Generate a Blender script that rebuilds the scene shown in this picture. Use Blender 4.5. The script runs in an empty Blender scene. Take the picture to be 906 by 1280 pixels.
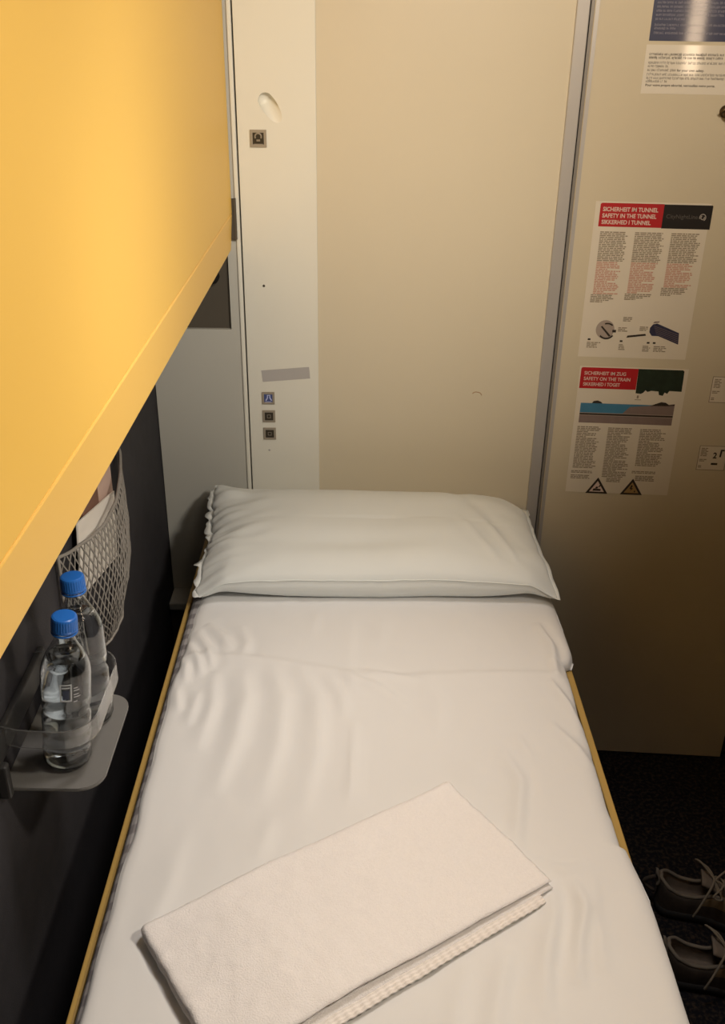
import bpy, bmesh, math, random
import numpy as np
from mathutils import Vector, Matrix, noise
random.seed(7)
C = bpy.context.scene.collection
PI = math.pi

# ------------------------------------------------------------------ materials
def lin(r, g, b):
    f = lambda c: ((c/255+.055)/1.055)**2.4 if c/255 > .04045 else c/255/12.92
    return (f(r), f(g), f(b), 1)

def mat(name, col, rough=.5, spec=.5, metal=0, var=0, vscale=8, bump=0, bscale=200, coat=0, trans=0, ior=1.45, sheen=0, alpha=1, bdist=.001, detail=2):
    m = bpy.data.materials.new(name); m.use_nodes = True
    nt = m.node_tree; b = nt.nodes['Principled BSDF']
    col = tuple(col[:3])+(1,)
    b.inputs['Base Color'].default_value = col
    b.inputs['Roughness'].default_value = rough
    b.inputs['Specular IOR Level'].default_value = spec
    b.inputs['Metallic'].default_value = metal
    b.inputs['Coat Weight'].default_value = coat
    b.inputs['Coat Roughness'].default_value = .06
    b.inputs['Transmission Weight'].default_value = trans
    b.inputs['IOR'].default_value = ior
    b.inputs['Sheen Weight'].default_value = sheen
    b.inputs['Alpha'].default_value = alpha
    tc = nt.nodes.new('ShaderNodeTexCoord')
    if var:
        n = nt.nodes.new('ShaderNodeTexNoise'); n.inputs['Scale'].default_value = vscale; n.inputs['Detail'].default_value = 4
        nt.links.new(tc.outputs['Object'], n.inputs['Vector'])
        mx = nt.nodes.new('ShaderNodeMix'); mx.data_type = 'RGBA'
        mx.inputs[6].default_value = tuple(c*(1-var) for c in col[:3])+(1,)
        mx.inputs[7].default_value = tuple(min(1, c*(1+var)) for c in col[:3])+(1,)
        nt.links.new(n.outputs['Fac'], mx.inputs[0]); nt.links.new(mx.outputs[2], b.inputs['Base Color'])
    if bump:
        n2 = nt.nodes.new('ShaderNodeTexNoise'); n2.inputs['Scale'].default_value = bscale; n2.inputs['Detail'].default_value = detail
        nt.links.new(tc.outputs['Object'], n2.inputs['Vector'])
        bp = nt.nodes.new('ShaderNodeBump'); bp.inputs['Strength'].default_value = bump; bp.inputs['Distance'].default_value = bdist
        nt.links.new(n2.outputs['Fac'], bp.inputs['Height']); nt.links.new(bp.outputs[0], b.inputs['Normal'])
    return m

M = {}
M['white_lam'] = mat('white_laminate', (.73, .725, .655), .38, .5, var=.03, vscale=3, bump=.03, bscale=300)
M['beige_lam'] = mat('beige_laminate', (.62, .56, .43), .42, .5, var=.03, vscale=3, bump=.03, bscale=300)
M['door_lam'] = mat('door_laminate', (.57, .505, .375), .5, .5, var=.03, vscale=3, bump=.03, bscale=300)
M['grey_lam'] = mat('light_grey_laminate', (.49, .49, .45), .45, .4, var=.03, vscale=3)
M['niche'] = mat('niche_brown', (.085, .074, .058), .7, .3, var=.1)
M['alu'] = mat('brushed_aluminium', (.44, .42, .40), .42, .5, metal=.25, var=.04, vscale=20)
M['alu_dark'] = mat('dark_aluminium', (.22, .20, .175), .45, .5, metal=.2)
M['black'] = mat('black_gap', (.012, .011, .010), .8, .2)
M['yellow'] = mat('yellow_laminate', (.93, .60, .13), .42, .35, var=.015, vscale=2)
M['yellow_edge'] = mat('yellow_edge', (.93, .60, .15), .42, .35, var=.015, vscale=2)
M['yellow_highlight'] = mat('yellow_seam_highlight', (.98, .66, .17), .3, .5)  # brighter yellow paints the highlight along the seam
M['bed_yellow_dim'] = mat('bed_board_yellow_dim', (.44, .29, .085), .4, .4, var=.06, vscale=12)  # yellow darkened in its colour for the weak light on the rails
M['seat_dark'] = mat('dark_upholstery', (.042, .041, .047), .75, .25, var=.2, vscale=30, bump=.4, bscale=600)
M['seat_darker'] = mat('dark_panel', (.010, .010, .012), .8, .2, var=.2)
M['wall_brown'] = mat('dark_brown_panel', (.10, .07, .045), .6, .3, var=.1)
M['ceiling'] = mat('ceiling_beige', (.42, .38, .32), .6, .3, var=.02)
M['sheet'] = mat('white_cotton', (.745, .75, .755), .85, .2, var=.02, vscale=5, bump=.08, bscale=1400, sheen=.1)
M['pillow'] = mat('pillow_cotton', (.73, .765, .76), .85, .2, var=.02, vscale=6, bump=.08, bscale=1400, sheen=.1)
M['towel'] = mat('terry_towel', (.85, .828, .83), .95, .1, var=.05, vscale=260, bump=.7, bscale=520, sheen=.2, bdist=.0016, detail=3)
M['hem'] = mat('towel_hem', (.82, .78, .75), .9, .1, var=.03, vscale=80, bump=.4, bscale=700)
M['cap'] = mat('blue_cap_plastic', (.020, .14, .52), .32, .5, var=.05)
M['pet'] = mat('clear_bottle', (.93, .96, .98), .03, .5, trans=1, ior=1.42)
M['water'] = mat('water', (.96, .98, 1.0), .0, .5, trans=1, ior=1.33)
M['acrylic'] = mat('clear_acrylic', (.85, .86, .86), .10, .5, trans=.93, ior=1.4)
M['tray'] = mat('frosted_tray', (.22, .218, .213), .38, .5, trans=.25, ior=1.3, var=.05, vscale=40)
M['label'] = mat('bottle_label', (.55, .58, .62), .4, .5)
M['label_dark'] = mat('bottle_label_print', (.05, .06, .10), .5, .3)
M['net'] = mat('net_cord', (.27, .255, .235), .9, .1, var=.2, vscale=80)
M['paper'] = mat('white_paper', (.82, .79, .74), .8, .2, var=.04)
M['brown_paper'] = mat('brown_cover', (.20, .10, .07), .55, .4, var=.2, vscale=30)
M['pink_paper'] = mat('pinkish_paper', (.62, .46, .40), .7, .2, var=.1, vscale=30)
M['bracket'] = mat('smoky_bracket', (.045, .045, .045), .3, .5, trans=.2, ior=1.3)
M['leaflet'] = mat('poster_paper', (.68, .62, .52), .35, .5, coat=.15)
M['leaflet_gloss'] = mat('poster_paper_gloss', (.70, .65, .56), .35, .5, coat=1.0)
M['navy'] = mat('poster_navy', (.030, .035, .085), .4, .5, coat=1.0, bump=.25, bscale=160, bdist=.0006)
M['navy_txt'] = mat('poster_pale_print', (.28, .27, .33), .5, .3, coat=.6)
M['red'] = mat('poster_red', (.42, .018, .022), .4, .4)
M['pblack'] = mat('poster_black', (.018, .015, .013), .4, .4)
M['pgreen'] = mat('poster_dark_green', (.020, .030, .018), .45, .4, var=.5, vscale=60)
M['ink'] = mat('ink_grey', (.27, .225, .165), .6, .3)
M['ink_dark'] = mat('ink_black', (.035, .028, .022), .6, .3)
M['ink_light'] = mat('ink_pale', (.42, .34, .26), .6, .3)
M['ink_pink'] = mat('ink_pink', (.52, .29, .22), .6, .3)
M['pwhite'] = mat('print_white', (.66, .52, .46), .6, .3)
M['plogo'] = mat('print_faint_grey', (.085, .075, .07), .6, .3)
M['plogo2'] = mat('print_pale_grey', (.36, .33, .30), .6, .3)
M['pblue'] = mat('print_blue', (.060, .20, .33), .5, .3, var=.2, vscale=30)
M['pgrey'] = mat('print_mauve_grey', (.22, .165, .15), .5, .3, var=.15, vscale=60)
M['pgrey2'] = mat('print_light_grey', (.36, .30, .26), .5, .3)
M['pnavy'] = mat('print_navy', (.030, .030, .065), .5, .4, var=.4, vscale=120)
M['pamber'] = mat('print_amber', (.34, .22, .09), .5, .3)
M['btn_frame'] = mat('button_frame', (.34, .30, .24), .45, .4, metal=.2)
M['btn_dark'] = mat('button_face', (.035, .028, .018), .35, .5)
M['btn_blue'] = mat('button_blue', (.06, .085, .24), .3, .5)
M['btn_mark'] = mat('button_mark', (.26, .22, .17), .4, .4)
M['btn_markb'] = mat('button_mark_blue', (.50, .55, .85), .4, .4)
M['tape'] = mat('grey_tape', (.44, .425, .42), .5, .4, var=.05)
M['brass'] = mat('dark_brass', (.10, .065, .03), .35, .5, metal=.7)
M['scuff'] = mat('scuff_mark', (.42, .28, .17), .7, .2)
M['shoe'] = mat('shoe_fabric', (.075, .063, .055), .9, .2, var=.3, vscale=60, bump=.8, bscale=500)
M['shoe_lin'] = mat('shoe_lining', (.20, .17, .145), .95, .1, var=.25, vscale=50, bump=.5, bscale=700)
M['shoe_tan'] = mat('shoe_overlay_tan', (.20, .145, .085), .8, .2, var=.25, vscale=50, bump=.4, bscale=300)
M['shoe_rim'] = mat('shoe_collar_trim', (.20, .18, .155), .9, .1, var=.2, vscale=60)
M['shoe_sole'] = mat('shoe_sole', (.020, .020, .022), .7, .3)
M['lace'] = mat('shoe_lace', (.26, .23, .19), .9, .1, var=.2, vscale=200)

# carpet: near-black navy with faint brown flecks
def carpet():
    m = mat('carpet', (.010, .011, .015), .95, .1, bump=.8, bscale=700)
    nt = m.node_tree; b = nt.nodes['Principled BSDF']
    tc = nt.nodes['Texture Coordinate']
    v = nt.nodes.new('ShaderNodeTexNoise'); v.inputs['Scale'].default_value = 110; v.inputs['Detail'].default_value = 3
    nt.links.new(tc.outputs['Object'], v.inputs['Vector'])
    cr = nt.nodes.new('ShaderNodeValToRGB')
    e = cr.color_ramp.elements
    e[0].position = .45; e[0].color = (.010, .011, .016, 1); e[1].position = .68; e[1].color = (.05, .038, .030, 1)
    nt.links.new(v.outputs['Fac'], cr.inputs[0]); nt.links.new(cr.outputs[0], b.inputs['Base Color'])
    return m
M['carpet'] = carpet()
# mattress ticking: grey with darker stripes across
def ticking():
    m = mat('mattress_ticking', (.30, .29, .30), .9, .1)
    nt = m.node_tree; b = nt.nodes['Principled BSDF']; tc = nt.nodes['Texture Coordinate']
    w = nt.nodes.new('ShaderNodeTexWave'); w.bands_direction = 'Y'; w.inputs['Scale'].default_value = 9; w.inputs['Distortion'].default_value = 1.5
    nt.links.new(tc.outputs['Object'], w.inputs['Vector'])
    cr = nt.nodes.new('ShaderNodeValToRGB'); e = cr.color_ramp.elements
    e[0].position = .3; e[0].color = (.22, .21, .22, 1); e[1].position = .6; e[1].color = (.36, .35, .36, 1)
    nt.links.new(w.outputs['Fac'], cr.inputs[0]); nt.links.new(cr.outputs[0], b.inputs['Base Color'])
    return m
M['ticking'] = ticking()

# ------------------------------------------------------------------ object helpers
def link(name, me, m, parent=None, smooth=False):
    o = bpy.data.objects.new(name, me); C.objects.link(o)
    for x in (m if isinstance(m, (list, tuple)) else [m]): me.materials.append(M[x] if isinstance(x, str) else x)
    if smooth:
        for p in me.polygons: p.use_smooth = True
    if parent: o.parent = parent
    return o
def obj(name, bm, m, parent=None, smooth=False):
    bmesh.ops.recalc_face_normals(bm, faces=bm.faces)
    me = bpy.data.meshes.new(name); bm.to_mesh(me); bm.free()
    return link(name, me, m, parent, smooth)
def thing(name, label, cat, loc=(0, 0, 0), rotz=0, group=None):
    o = bpy.data.objects.new(name, None); C.objects.link(o)
    o.location = loc; o.rotation_euler = (0, 0, rotz); o.empty_display_size = .05
    return tag(o, label, cat, group)
def tag(o, label, cat, group=None):
    o['label'] = label; o['category'] = cat
    if group: o['group'] = group
    return o
def struct(o): o['kind'] = 'structure'; return o
def box(bm, x0, x1, y0, y1, z0, z1, bev=0, seg=2):
    vs = [bm.verts.new(p) for p in ((x0,y0,z0),(x1,y0,z0),(x1,y1,z0),(x0,y1,z0),(x0,y0,z1),(x1,y0,z1),(x1,y1,z1),(x0,y1,z1))]
    fs = [bm.faces.new([vs[i] for i in f]) for f in ((0,3,2,1),(4,5,6,7),(0,1,5,4),(1,2,6,5),(2,3,7,6),(3,0,4,7))]
    if bev:
        es = list({e for f in fs for e in f.edges})
        bmesh.ops.bevel(bm, geom=es, offset=bev, segments=seg, profile=.5, affect='EDGES')
def bx(*a, **k):
    bm = bmesh.new(); box(bm, *a, **k); return bm
def tube(bm, pts, r, n=6, closed=False):
    pts = [Vector(p) for p in pts]; rings = []
    up = Vector((0, 0, 1)); prevn = None
    for i, p in enumerate(pts):
        a = pts[i-1] if (i > 0 or closed) else p; b = pts[(i+1) % len(pts)] if (i < len(pts)-1 or closed) else p
        t = (b-a).normalized()
        if prevn is None:
            nn = t.orthogonal().normalized()
        else:
            nn = (prevn - t*prevn.dot(t)); nn = nn.normalized() if nn.length > 1e-6 else t.orthogonal().normalized()
        prevn = nn; bb = t.cross(nn)
        rr = r[i] if isinstance(r, (list, tuple)) else r
        rings.append([bm.verts.new(p + (nn*math.cos(2*PI*k/n)+bb*math.sin(2*PI*k/n))*rr) for k in range(n)])
    L = len(rings)
    for i in range(L if closed else L-1):
        A, B = rings[i], rings[(i+1) % L]
        for k in range(n): bm.faces.new((A[k], A[(k+1) % n], B[(k+1) % n], B[k]))
    if not closed:
        bm.faces.new(rings[0][::-1]); bm.faces.new(rings[-1])
def lathe(bm, prof, n=40, cx=0, cy=0, cap0=True, cap1=True):
    rings = []
    for r, z in prof:
        rings.append([bm.verts.new((cx+r*math.cos(2*PI*k/n), cy+r*math.sin(2*PI*k/n), z)) for k in range(n)])
    for A, B in zip(rings, rings[1:]):
        for k in range(n): bm.faces.new((A[k], A[(k+1) % n], B[(k+1) % n], B[k]))
    if cap0: bm.faces.new(rings[0][::-1])
    if cap1: bm.faces.new(rings[-1])
def grid(bm, f, nu, nv, wrap=False):
    V = [[bm.verts.new(f(i/nu, j/nv)) for j in range(nv+1)] for i in range(nu+1)]
    for i in range(nu):
        for j in range(nv): bm.faces.new((V[i][j], V[i+1][j], V[i+1][j+1], V[i][j+1]))
    return V
def catmull(P, n=10):
    P = [Vector(p) for p in P]; out = []
    for i in range(len(P)-1):
        p0 = P[max(i-1, 0)]; p1 = P[i]; p2 = P[i+1]; p3 = P[min(i+2, len(P)-1)]
        for k in range(n):
            t = k/n
            out.append(.5*((2*p1)+(p2-p0)*t+(2*p0-5*p1+4*p2-p3)*t*t+(3*p1-p0-3*p2+p3)*t**3))
    out.append(P[-1]); return out
def nz(x, y, z=0.): return noise.noise(Vector((x, y, z)))

# ------------------------------------------------------------------ room shell
YW = 2.0975; YB = 2.1          # front face of the panels at the head of the bed
WL = -.456        # face of the dark wall on the left
struct(obj('floor', bx(-.6, 1.5, -1.0, 2.3, -.05, 0), 'carpet'))
struct(obj('ceiling', bx(-.6, 1.5, -1.0, 2.3, 2.42, 2.47), 'ceiling'))
struct(obj('wall_left', bx(WL-.06, WL, -1.0, 2.16, 0, 2.42), 'seat_dark'))
struct(obj('wall_back', bx(-.6, 1.5, 2.16, 2.22, 0, 2.42), 'black'))
struct(obj('wall_right', bx(1.36, 1.42, -1.0, 2.16, 0, 2.42), 'wall_brown'))
struct(obj('wall_front', bx(-.6, 1.5, -1.06, -1.0, 0, 2.42), 'wall_brown'))
# beige panel at the head of the bed
bp = struct(obj('wall_panel_beige', bx(-.0864, .4095, YB, YB+.05, 0, 2.42), 'beige_lam'))
bm = bmesh.new()
tube(bm, catmull([(.262, YB-.0002, 1.032), (.268, YB-.0002, 1.036), (.279, YB-.0002, 1.034), (.283, YB-.0002, 1.028)], 5), .0011, 5)
struct(obj('scuff', bm, 'scuff', bp))
# white service panel, with a scooped finger pull
def scoop_panel():
    x0, x1, z0, z1 = -.2445, -.0865, 0, 2.42
    y = YW
    bm = bmesh.new(); box(bm, x0, x1, y, YB+.05, z0, z1, bev=.0012, seg=2)
    a = link('panel_tmp', bpy.data.meshes.new('panel_tmp'), 'white_lam'); bmesh.ops.recalc_face_normals(bm, faces=bm.faces); bm.to_mesh(a.data); bm.free()
    cb = bmesh.new(); bmesh.ops.create_icosphere(cb, subdivisions=5, radius=1)
    dv = Vector((-.52, .43, .74)).normalized(); r = .0158
    for v in cb.verts: v.co = Vector((v.co.x*r, v.co.y*r, v.co.z*r+(.013 if v.co.z > 0 else -.085)))
    mtx = Matrix.Translation((-.1795, y, 1.632)) @ dv.to_track_quat('Z', 'Y').to_matrix().to_4x4()
    bmesh.ops.transform(cb, matrix=mtx, verts=cb.verts)
    b = link('cut_tmp', bpy.data.meshes.new('cut_tmp'), 'white_lam'); bmesh.ops.recalc_face_normals(cb, faces=cb.faces); cb.to_mesh(b.data); cb.free()
    md = a.modifiers.new('b', 'BOOLEAN'); md.operation = 'DIFFERENCE'; md.object = b; md.solver = 'EXACT'
    dg = bpy.context.evaluated_depsgraph_get(); me = bpy.data.meshes.new_from_object(a.evaluated_get(dg))
    bpy.data.objects.remove(a); bpy.data.objects.remove(b)
    o = bpy.data.objects.new('wall_panel_white', me); C.objects.link(o)
    cen = Vector((-.1815, 1.634))
    for p in me.polygons:
        c = p.center
        if abs(c.x+.1815) < .04 and abs(c.z-1.634) < .05 and c.y > y+.0003 and c.y < y+.03: p.use_smooth = True
    return struct(o)
sp = scoop_panel()
bm = bmesh.new(); bmesh.ops.create_uvsphere(bm, u_segments=12, v_segments=8, radius=.0028)
bmesh.ops.transform(bm, matrix=Matrix.Translation((-.202, YW-.0002, 1.273)) @ Matrix.Diagonal((1, .4, 1, 1)), verts=bm.verts)
struct(obj('screw', bm, 'btn_dark', sp, True))
bm = bmesh.new(); bmesh.ops.create_uvsphere(bm, u_segments=12, v_segments=8, radius=.0026)
bmesh.ops.transform(bm, matrix=Matrix.Translation((-.202, YW-.0002, .888)) @ Matrix.Diagonal((1, .4, 1, 1)), verts=bm.verts)
struct(obj('plug', bm, 'tape', sp, True))
# light grey corner panel with an open niche behind the end of the upper bunk
bm = bmesh.new()
zn0, zn1, xn = 1.175, 1.62, -.2765
xl, xr = WL+.002, -.2475
box(bm, xl, xr, YB, YB+.05, .506, zn0)
box(bm, xl, xr, YB, YB+.05, zn1, 2.42)
box(bm, xn, xr, YB, YB+.05, zn0, zn1)
box(bm, xl, xl+.01, YB, YB+.05, zn0, zn1)
gp = struct(obj('wall_panel_grey', bm, 'grey_lam'))
bm = bmesh.new()    # raised rounded edge that runs up the right side of the grey panel
box(bm, -.2565, xr, YB-.005, YB+.001, .506, 2.42, bev=.0025, seg=3)
struct(obj('trim_2', bm, 'white_lam', gp))
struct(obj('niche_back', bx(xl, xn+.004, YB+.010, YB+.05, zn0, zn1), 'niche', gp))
bm = bmesh.new()    # black latch knob inside the niche
lathe(bm, [(.004, 0), (.012, .002), (.014, .008), (.014, .022), (.010, .027), (.003, .029)], 20)
bmesh.ops.transform(bm, matrix=Matrix.Translation((-.3105, YB+.010, 1.292)) @ Matrix.Rotation(PI/2, 4, 'X'), verts=bm.verts)
struct(obj('latch_knob', bm, 'black', gp, True))
# ledge at the foot of the grey panel
bm = bmesh.new(); box(bm, xl, xr, 2.03, YB+.05, .485, .506, bev=.003)
struct(obj('trim_3', bm, 'grey_lam'))
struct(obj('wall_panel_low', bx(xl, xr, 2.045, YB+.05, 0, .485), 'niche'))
# aluminium strip between the beige panel and the door
bm = bmesh.new(); box(bm, .4095, .4355, YB-.004, YB+.05, 0, 2.42, bev=.002)
struct(obj('trim_1', bm, 'alu'))

# ------------------------------------------------------------------ door (a few degrees off square) with notices
DA = math.radians(3.8)
DP = Vector((.44, YB, 0))
door = bpy.data.objects.new('door_1', None); C.objects.link(door); door.location = DP; door.rotation_euler = (0, 0, -DA); struct(door)
struct(obj('door_leaf', bx(.0045, .559, 0, .036, .006, 2.30, bev=.0015), 'door_lam', door))
struct(obj('door_edge', bx(-.002, .0045, .001, .034, .006, 2.30), 'alu_dark', door))
bm = bmesh.new(); box(bm, .006, .0135, -.0012, .001, .006, 2.30)
struct(obj('door_edge_trim', bm, 'alu', door))
bm = bmesh.new()   # small dark brass latch by the upper notice
lathe(bm, [(.012, 0), (.012, .004), (.007, .006), (.0065, .016), (.010, .019), (.0105, .026), (.006, .030)], 22)
bmesh.ops.transform(bm, matrix=Matrix.Translation((.281, 0, 1.634)) @ Matrix.Rotation(PI/2, 4, 'X'), verts=bm.verts)
tube(bm, [(.281, -.024, 1.634), (.272, -.024, 1.640), (.266, -.023, 1.633)], .0035, 8)
struct(obj('door_latch', bm, 'brass', door, True))

# --- flat print helpers; local axes: x along the door, z up, -y towards the room
def quad(bm, x0, x1, z0, z1, y):
    bm.faces.new([bm.verts.new(p) for p in ((x0, y, z0), (x1, y, z0), (x1, y, z1), (x0, y, z1))])
def poly(bm, pts, y): bm.faces.new([bm.verts.new((a, y, b)) for a, b in pts])
def sheet_bm(x0, x1, z0, z1, y0=-.0006, y1=0.0): return bx(x0, x1, y0, y1, z0, z1)
def rbar(bm, x0, x1, z0, z1, y, r=.004, corners=(1, 1, 1, 1)):
    pts = []
    for (cx, cz, a0, on) in ((x1-r, z1-r, 0, corners[0]), (x0+r, z1-r, 90, corners[1]), (x0+r, z0+r, 180, corners[2]), (x1-r, z0+r, 270, corners[3])):
        if on: pts += [(cx+r*math.cos(math.radians(a0+k*22.5)), cz+r*math.sin(math.radians(a0+k*22.5))) for k in range(5)]
        else:
            pts.append((x1 if cx > (x0+x1)/2 else x0, z1 if cz > (z0+z1)/2 else z0))
    poly(bm, pts, y)
def text_mesh(bm, s, x, z, size, y, width=None, bold=0.0):
    cu = bpy.data.curves.new('t', 'FONT'); cu.body = s; cu.size = size; cu.offset = bold
    o = bpy.data.objects.new('t', cu); C.objects.link(o)
    dg = bpy.context.evaluated_depsgraph_get(); dg.update()
    me = bpy.data.meshes.new_from_object(o.evaluated_get(dg))
    bpy.data.objects.remove(o)
    xs = [v.co.x for v in me.vertices]; w = max(xs)-min(xs)
    k = (width/w) if width else 1
    tmp = bmesh.new(); tmp.from_mesh(me)
    for v in tmp.verts: v.co = Vector((x+(v.co.x-min(xs))*k, y, z+v.co.y))
    m2 = bpy.data.meshes.new('t2'); tmp.to_mesh(m2); tmp.free(); bm.from_mesh(m2)
    bpy.data.meshes.remove(m2); bpy.data.meshes.remove(me)
def block(bm, x0, x1, ztop, n, pitch, y, fill=.55, rag=.18, seed=1, short=()):
    """a column of print too small to read: words as short bars"""
    rnd = random.Random(seed)
    for i in range(n):
        xe = x1-(x1-x0)*rnd.random()*rag
        if i in short: xe = x0+(x1-x0)*(.35+.2*rnd.random())
        x = x0; z = ztop-i*pitch
        while x < xe-.002:
            w = min(.003+rnd.random()*.011, xe-x)
            quad(bm, x, x+w, z-pitch*fill, z, y); x += w+.0014
def scribble(bm, x0, x1, z, h, y, seed=1, bold=.0007):
    """one line of print whose words cannot be read: letter-like strokes"""
    rnd = random.Random(seed); x = x0
    while x < x1-h:
        for _ in range(rnd.randint(2, 9)):
            w = h*(.45+.3*rnd.random()); up = h*(1.35 if rnd.random() < .22 else 1); dn = -h*.35 if rnd.random() < .1 else 0
            quad(bm, x, x+bold, z+dn, z+up, y)
            if rnd.random() < .7: quad(bm, x+w-bold, x+w, z, z+h, y)
            q = rnd.random()
            if q < .6: quad(bm, x, x+w, z+h-bold, z+h, y)
            if q > .35: quad(bm, x, x+w, z, z+bold, y)
            if q > .75: quad(bm, x, x+w, z+h*.45, z+h*.45+bold, y)
            x += w+h*.22
            if x > x1: break
        x += h*.5
def notice(name, label, x0=0, z0=0):
    t = thing(name, label, 'poster', DP, -DA); return t
Y1, Y2, Y3 = -.0008, -.0010, -.0012

# notice 1: tunnel safety
t = notice('safety_notice', 'white notice with red and black header reading SAFETY IN THE TUNNEL on the door')
obj('sheet', sheet_bm(.050, .285, 1.124, 1.458), 'leaflet', t)
bm = bmesh.new(); rbar(bm, .060, .190, 1.407, 1.455, Y1, .004, (0, 1, 0, 0)); obj('header_block', bm, 'red', t)
bm = bmesh.new(); rbar(bm, .190, .289, 1.406, 1.4545, Y1, .002, (1, 0, 0, 0)); obj('header_block', bm, 'pblack', t)
bm = bmesh.new()
for s, z, w in (('SICHERHEIT IM TUNNEL', 1.4385, .113), ('SAFETY IN THE TUNNEL', 1.4255, .111), ('SIKKERHED I TUNNEL', 1.4125, .101)):
    text_mesh(bm, s, .066, z, .0118, Y2, w, .0003)
obj('heading', bm, 'pwhite', t)
bm = bmesh.new(); text_mesh(bm, 'CityNightLine', .197, 1.427, .0115, Y2, .064, .0001); obj('wordmark', bm, 'plogo', t)
bm = bmesh.new()
for r0, a0, a1 in ((.0062, -60, 200), (.0036, 120, 380)):
    tube(bm, [(.271+r0*math.cos(math.radians(a)), Y2, 1.430+r0*1.1*math.sin(math.radians(a))) for a in range(a0, a1+1, 20)], .0011, 4)
obj('emblem', bm, 'plogo2', t)
for k, (x0, x1, n1, n2, n3) in enumerate(((.066, .124, 17, 19, 5), (.138, .200, 17, 18, 4), (.213, .275, 17, 14, 5))):
    p = .0037; z = 1.397
    bmA = bmesh.new(); bmB = bmesh.new()
    block(bmA, x0, x1, z, n1, p, Y2, .62, .16, 10+k)
    block(bmB, x0, x1-.004, z-n1*p, n2, p, Y2, .66, .22, 20+k, short=(4, 11, 17))
    bm = bmesh.new(); block(bm, x0-.004, x1-.010, z-(n1+n2)*p, n3, p, Y2, .62, .25, 30+k, short=(n3-1,)); obj('text_footer', bm, 'ink', t)
    obj('text_column', bmA, 'ink', t); obj('pink_text', bmB, 'ink_pink', t)
bm = bmesh.new()   # drawing: opened valve wheel on the left
cx, cz = .102, 1.187
poly(bm, [(cx+.020*math.cos(2*PI*k/24), cz+.021*math.sin(2*PI*k/24)) for k in range(24)], Y1); obj('picture_ground', bm, 'pgrey2', t)
bm = bmesh.new(); cx, cz = .106, 1.184
tube(bm, [(cx+.017*math.cos(math.radians(a)), Y2, cz+.017*math.sin(math.radians(a))) for a in range(-140, -20, 15)], .0021, 4)
tube(bm, [(cx+.017*math.cos(math.radians(a)), Y2, cz+.017*math.sin(math.radians(a))) for a in range(50, 125, 15)], .0019, 4)
quad(bm, cx+.012, cx+.020, cz-.003, cz+.003, Y2)
poly(bm, [(cx-.014, cz+.009), (cx-.011, cz+.011), (cx+.010, cz-.011), (cx+.006, cz-.013)], Y2)
obj('drawing', bm, 'ink_dark', t)
bm = bmesh.new(); poly(bm, [(.150, 1.170), (.152, 1.175), (.190, 1.180), (.192, 1.176)], Y2)
obj('drawing', bm, 'ink_dark', t)
bm = bmesh.new()   # drawing: dark ribbed sleeve on the right
poly(bm, [(.198, 1.194), (.204, 1.202), (.212, 1.204), (.262, 1.184), (.264, 1.158), (.218, 1.176), (.204, 1.176), (.198, 1.184)], Y2); obj('drawing', bm, 'pnavy', t)
bm = bmesh.new()
for k in range(5): poly(bm, [(.206+k*.0015, 1.198-k*.0042), (.206+k*.0015, 1.1987-k*.0042), (.262, 1.1795-k*.0042), (.262, 1.1787-k*.0042)], Y3)
poly(bm, [(.203, 1.204), (.206, 1.208), (.217, 1.209), (.216, 1.206)], Y2)
obj('drawing_lines', bm, 'pgrey', t)
bm = bmesh.new()
for x0, x1, z, n in ((.138, .158, 1.216, 3), (.130, .152, 1.193, 3), (.176, .194, 1.196, 3), (.066, .096, 1.158, 4), (.136, .150, 1.155, 4), (.188, .206, 1.153, 4), (.212, .240, 1.153, 4)):
    bm = bmesh.new(); block(bm, x0, x1, z, n, .0036, Y2, .6, .3, int(x0*1000)); obj('caption', bm, 'ink', t)
for x, z in ((.070, 1.162), (.140, 1.160), (.199, 1.158), (.212, 1.158)):
    bm = bmesh.new(); quad(bm, x-.003, x+.003, z, z+.004, Y2); obj('caption_mark', bm, 'ink_dark', t)

# notice 2: safety on the train
t = notice('safety_notice', 'white notice with red and dark green header and strip picture, lower on the door')
obj('sheet', sheet_bm(.058, .297, .790, 1.102), 'leaflet', t)
bm = bmesh.new(); rbar(bm, .061, .187, 1.050, 1.0995, Y1, .004, (0, 1, 0, 0)); obj('header_block', bm, 'red', t)
bm = bmesh.new()
pts = [(.187, 1.0995), (.285, 1.0995), (.288, 1.0965), (.289, 1.049), (.262, 1.050), (.258, 1.043), (.252, 1.046), (.249, 1.038), (.240, 1.040), (.238, 1.048), (.222, 1.049), (.214, 1.046), (.209, 1.050), (.205, 1.044), (.200, 1.041), (.188, 1.042)]
poly(bm, pts, Y1); obj('header_block', bm, 'pgreen', t)
bm = bmesh.new()
for s, z, w in (('SICHERHEIT IM ZUG', 1.0825, .092), ('SAFETY ON THE TRAIN', 1.0695, .103), ('SIKKERHED I TOGET', 1.0565, .082)):
    text_mesh(bm, s, .069, z, .0112, Y2, w, .0002)
obj('heading', bm, 'pwhite', t)
bm = bmesh.new(); quad(bm, .192, .196, 1.030, 1.037, Y2); quad(bm, .188, .202, 1.026, 1.0275, Y2); obj('small_mark', bm, 'ink', t)
x0, x1 = .069, .279
bm = bmesh.new(); quad(bm, x0, x1, .992, 1.015, Y1); obj('picture_sky', bm, 'pblue', t)
bm = bmesh.new(); poly(bm, [(.165, .992), (x1, .992), (x1, 1.0165), (.245, 1.015), (.18, 1.009)], Y2); quad(bm, x0, x1, .967, .985, Y1); obj('picture_ground', bm, 'pgrey', t)
bm = bmesh.new(); quad(bm, x0, x1, .985, .992, Y1); obj('picture_track', bm, 'pgrey2', t)
bm = bmesh.new(); quad(bm, x0, x1, .9865, .9905, Y2)
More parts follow.
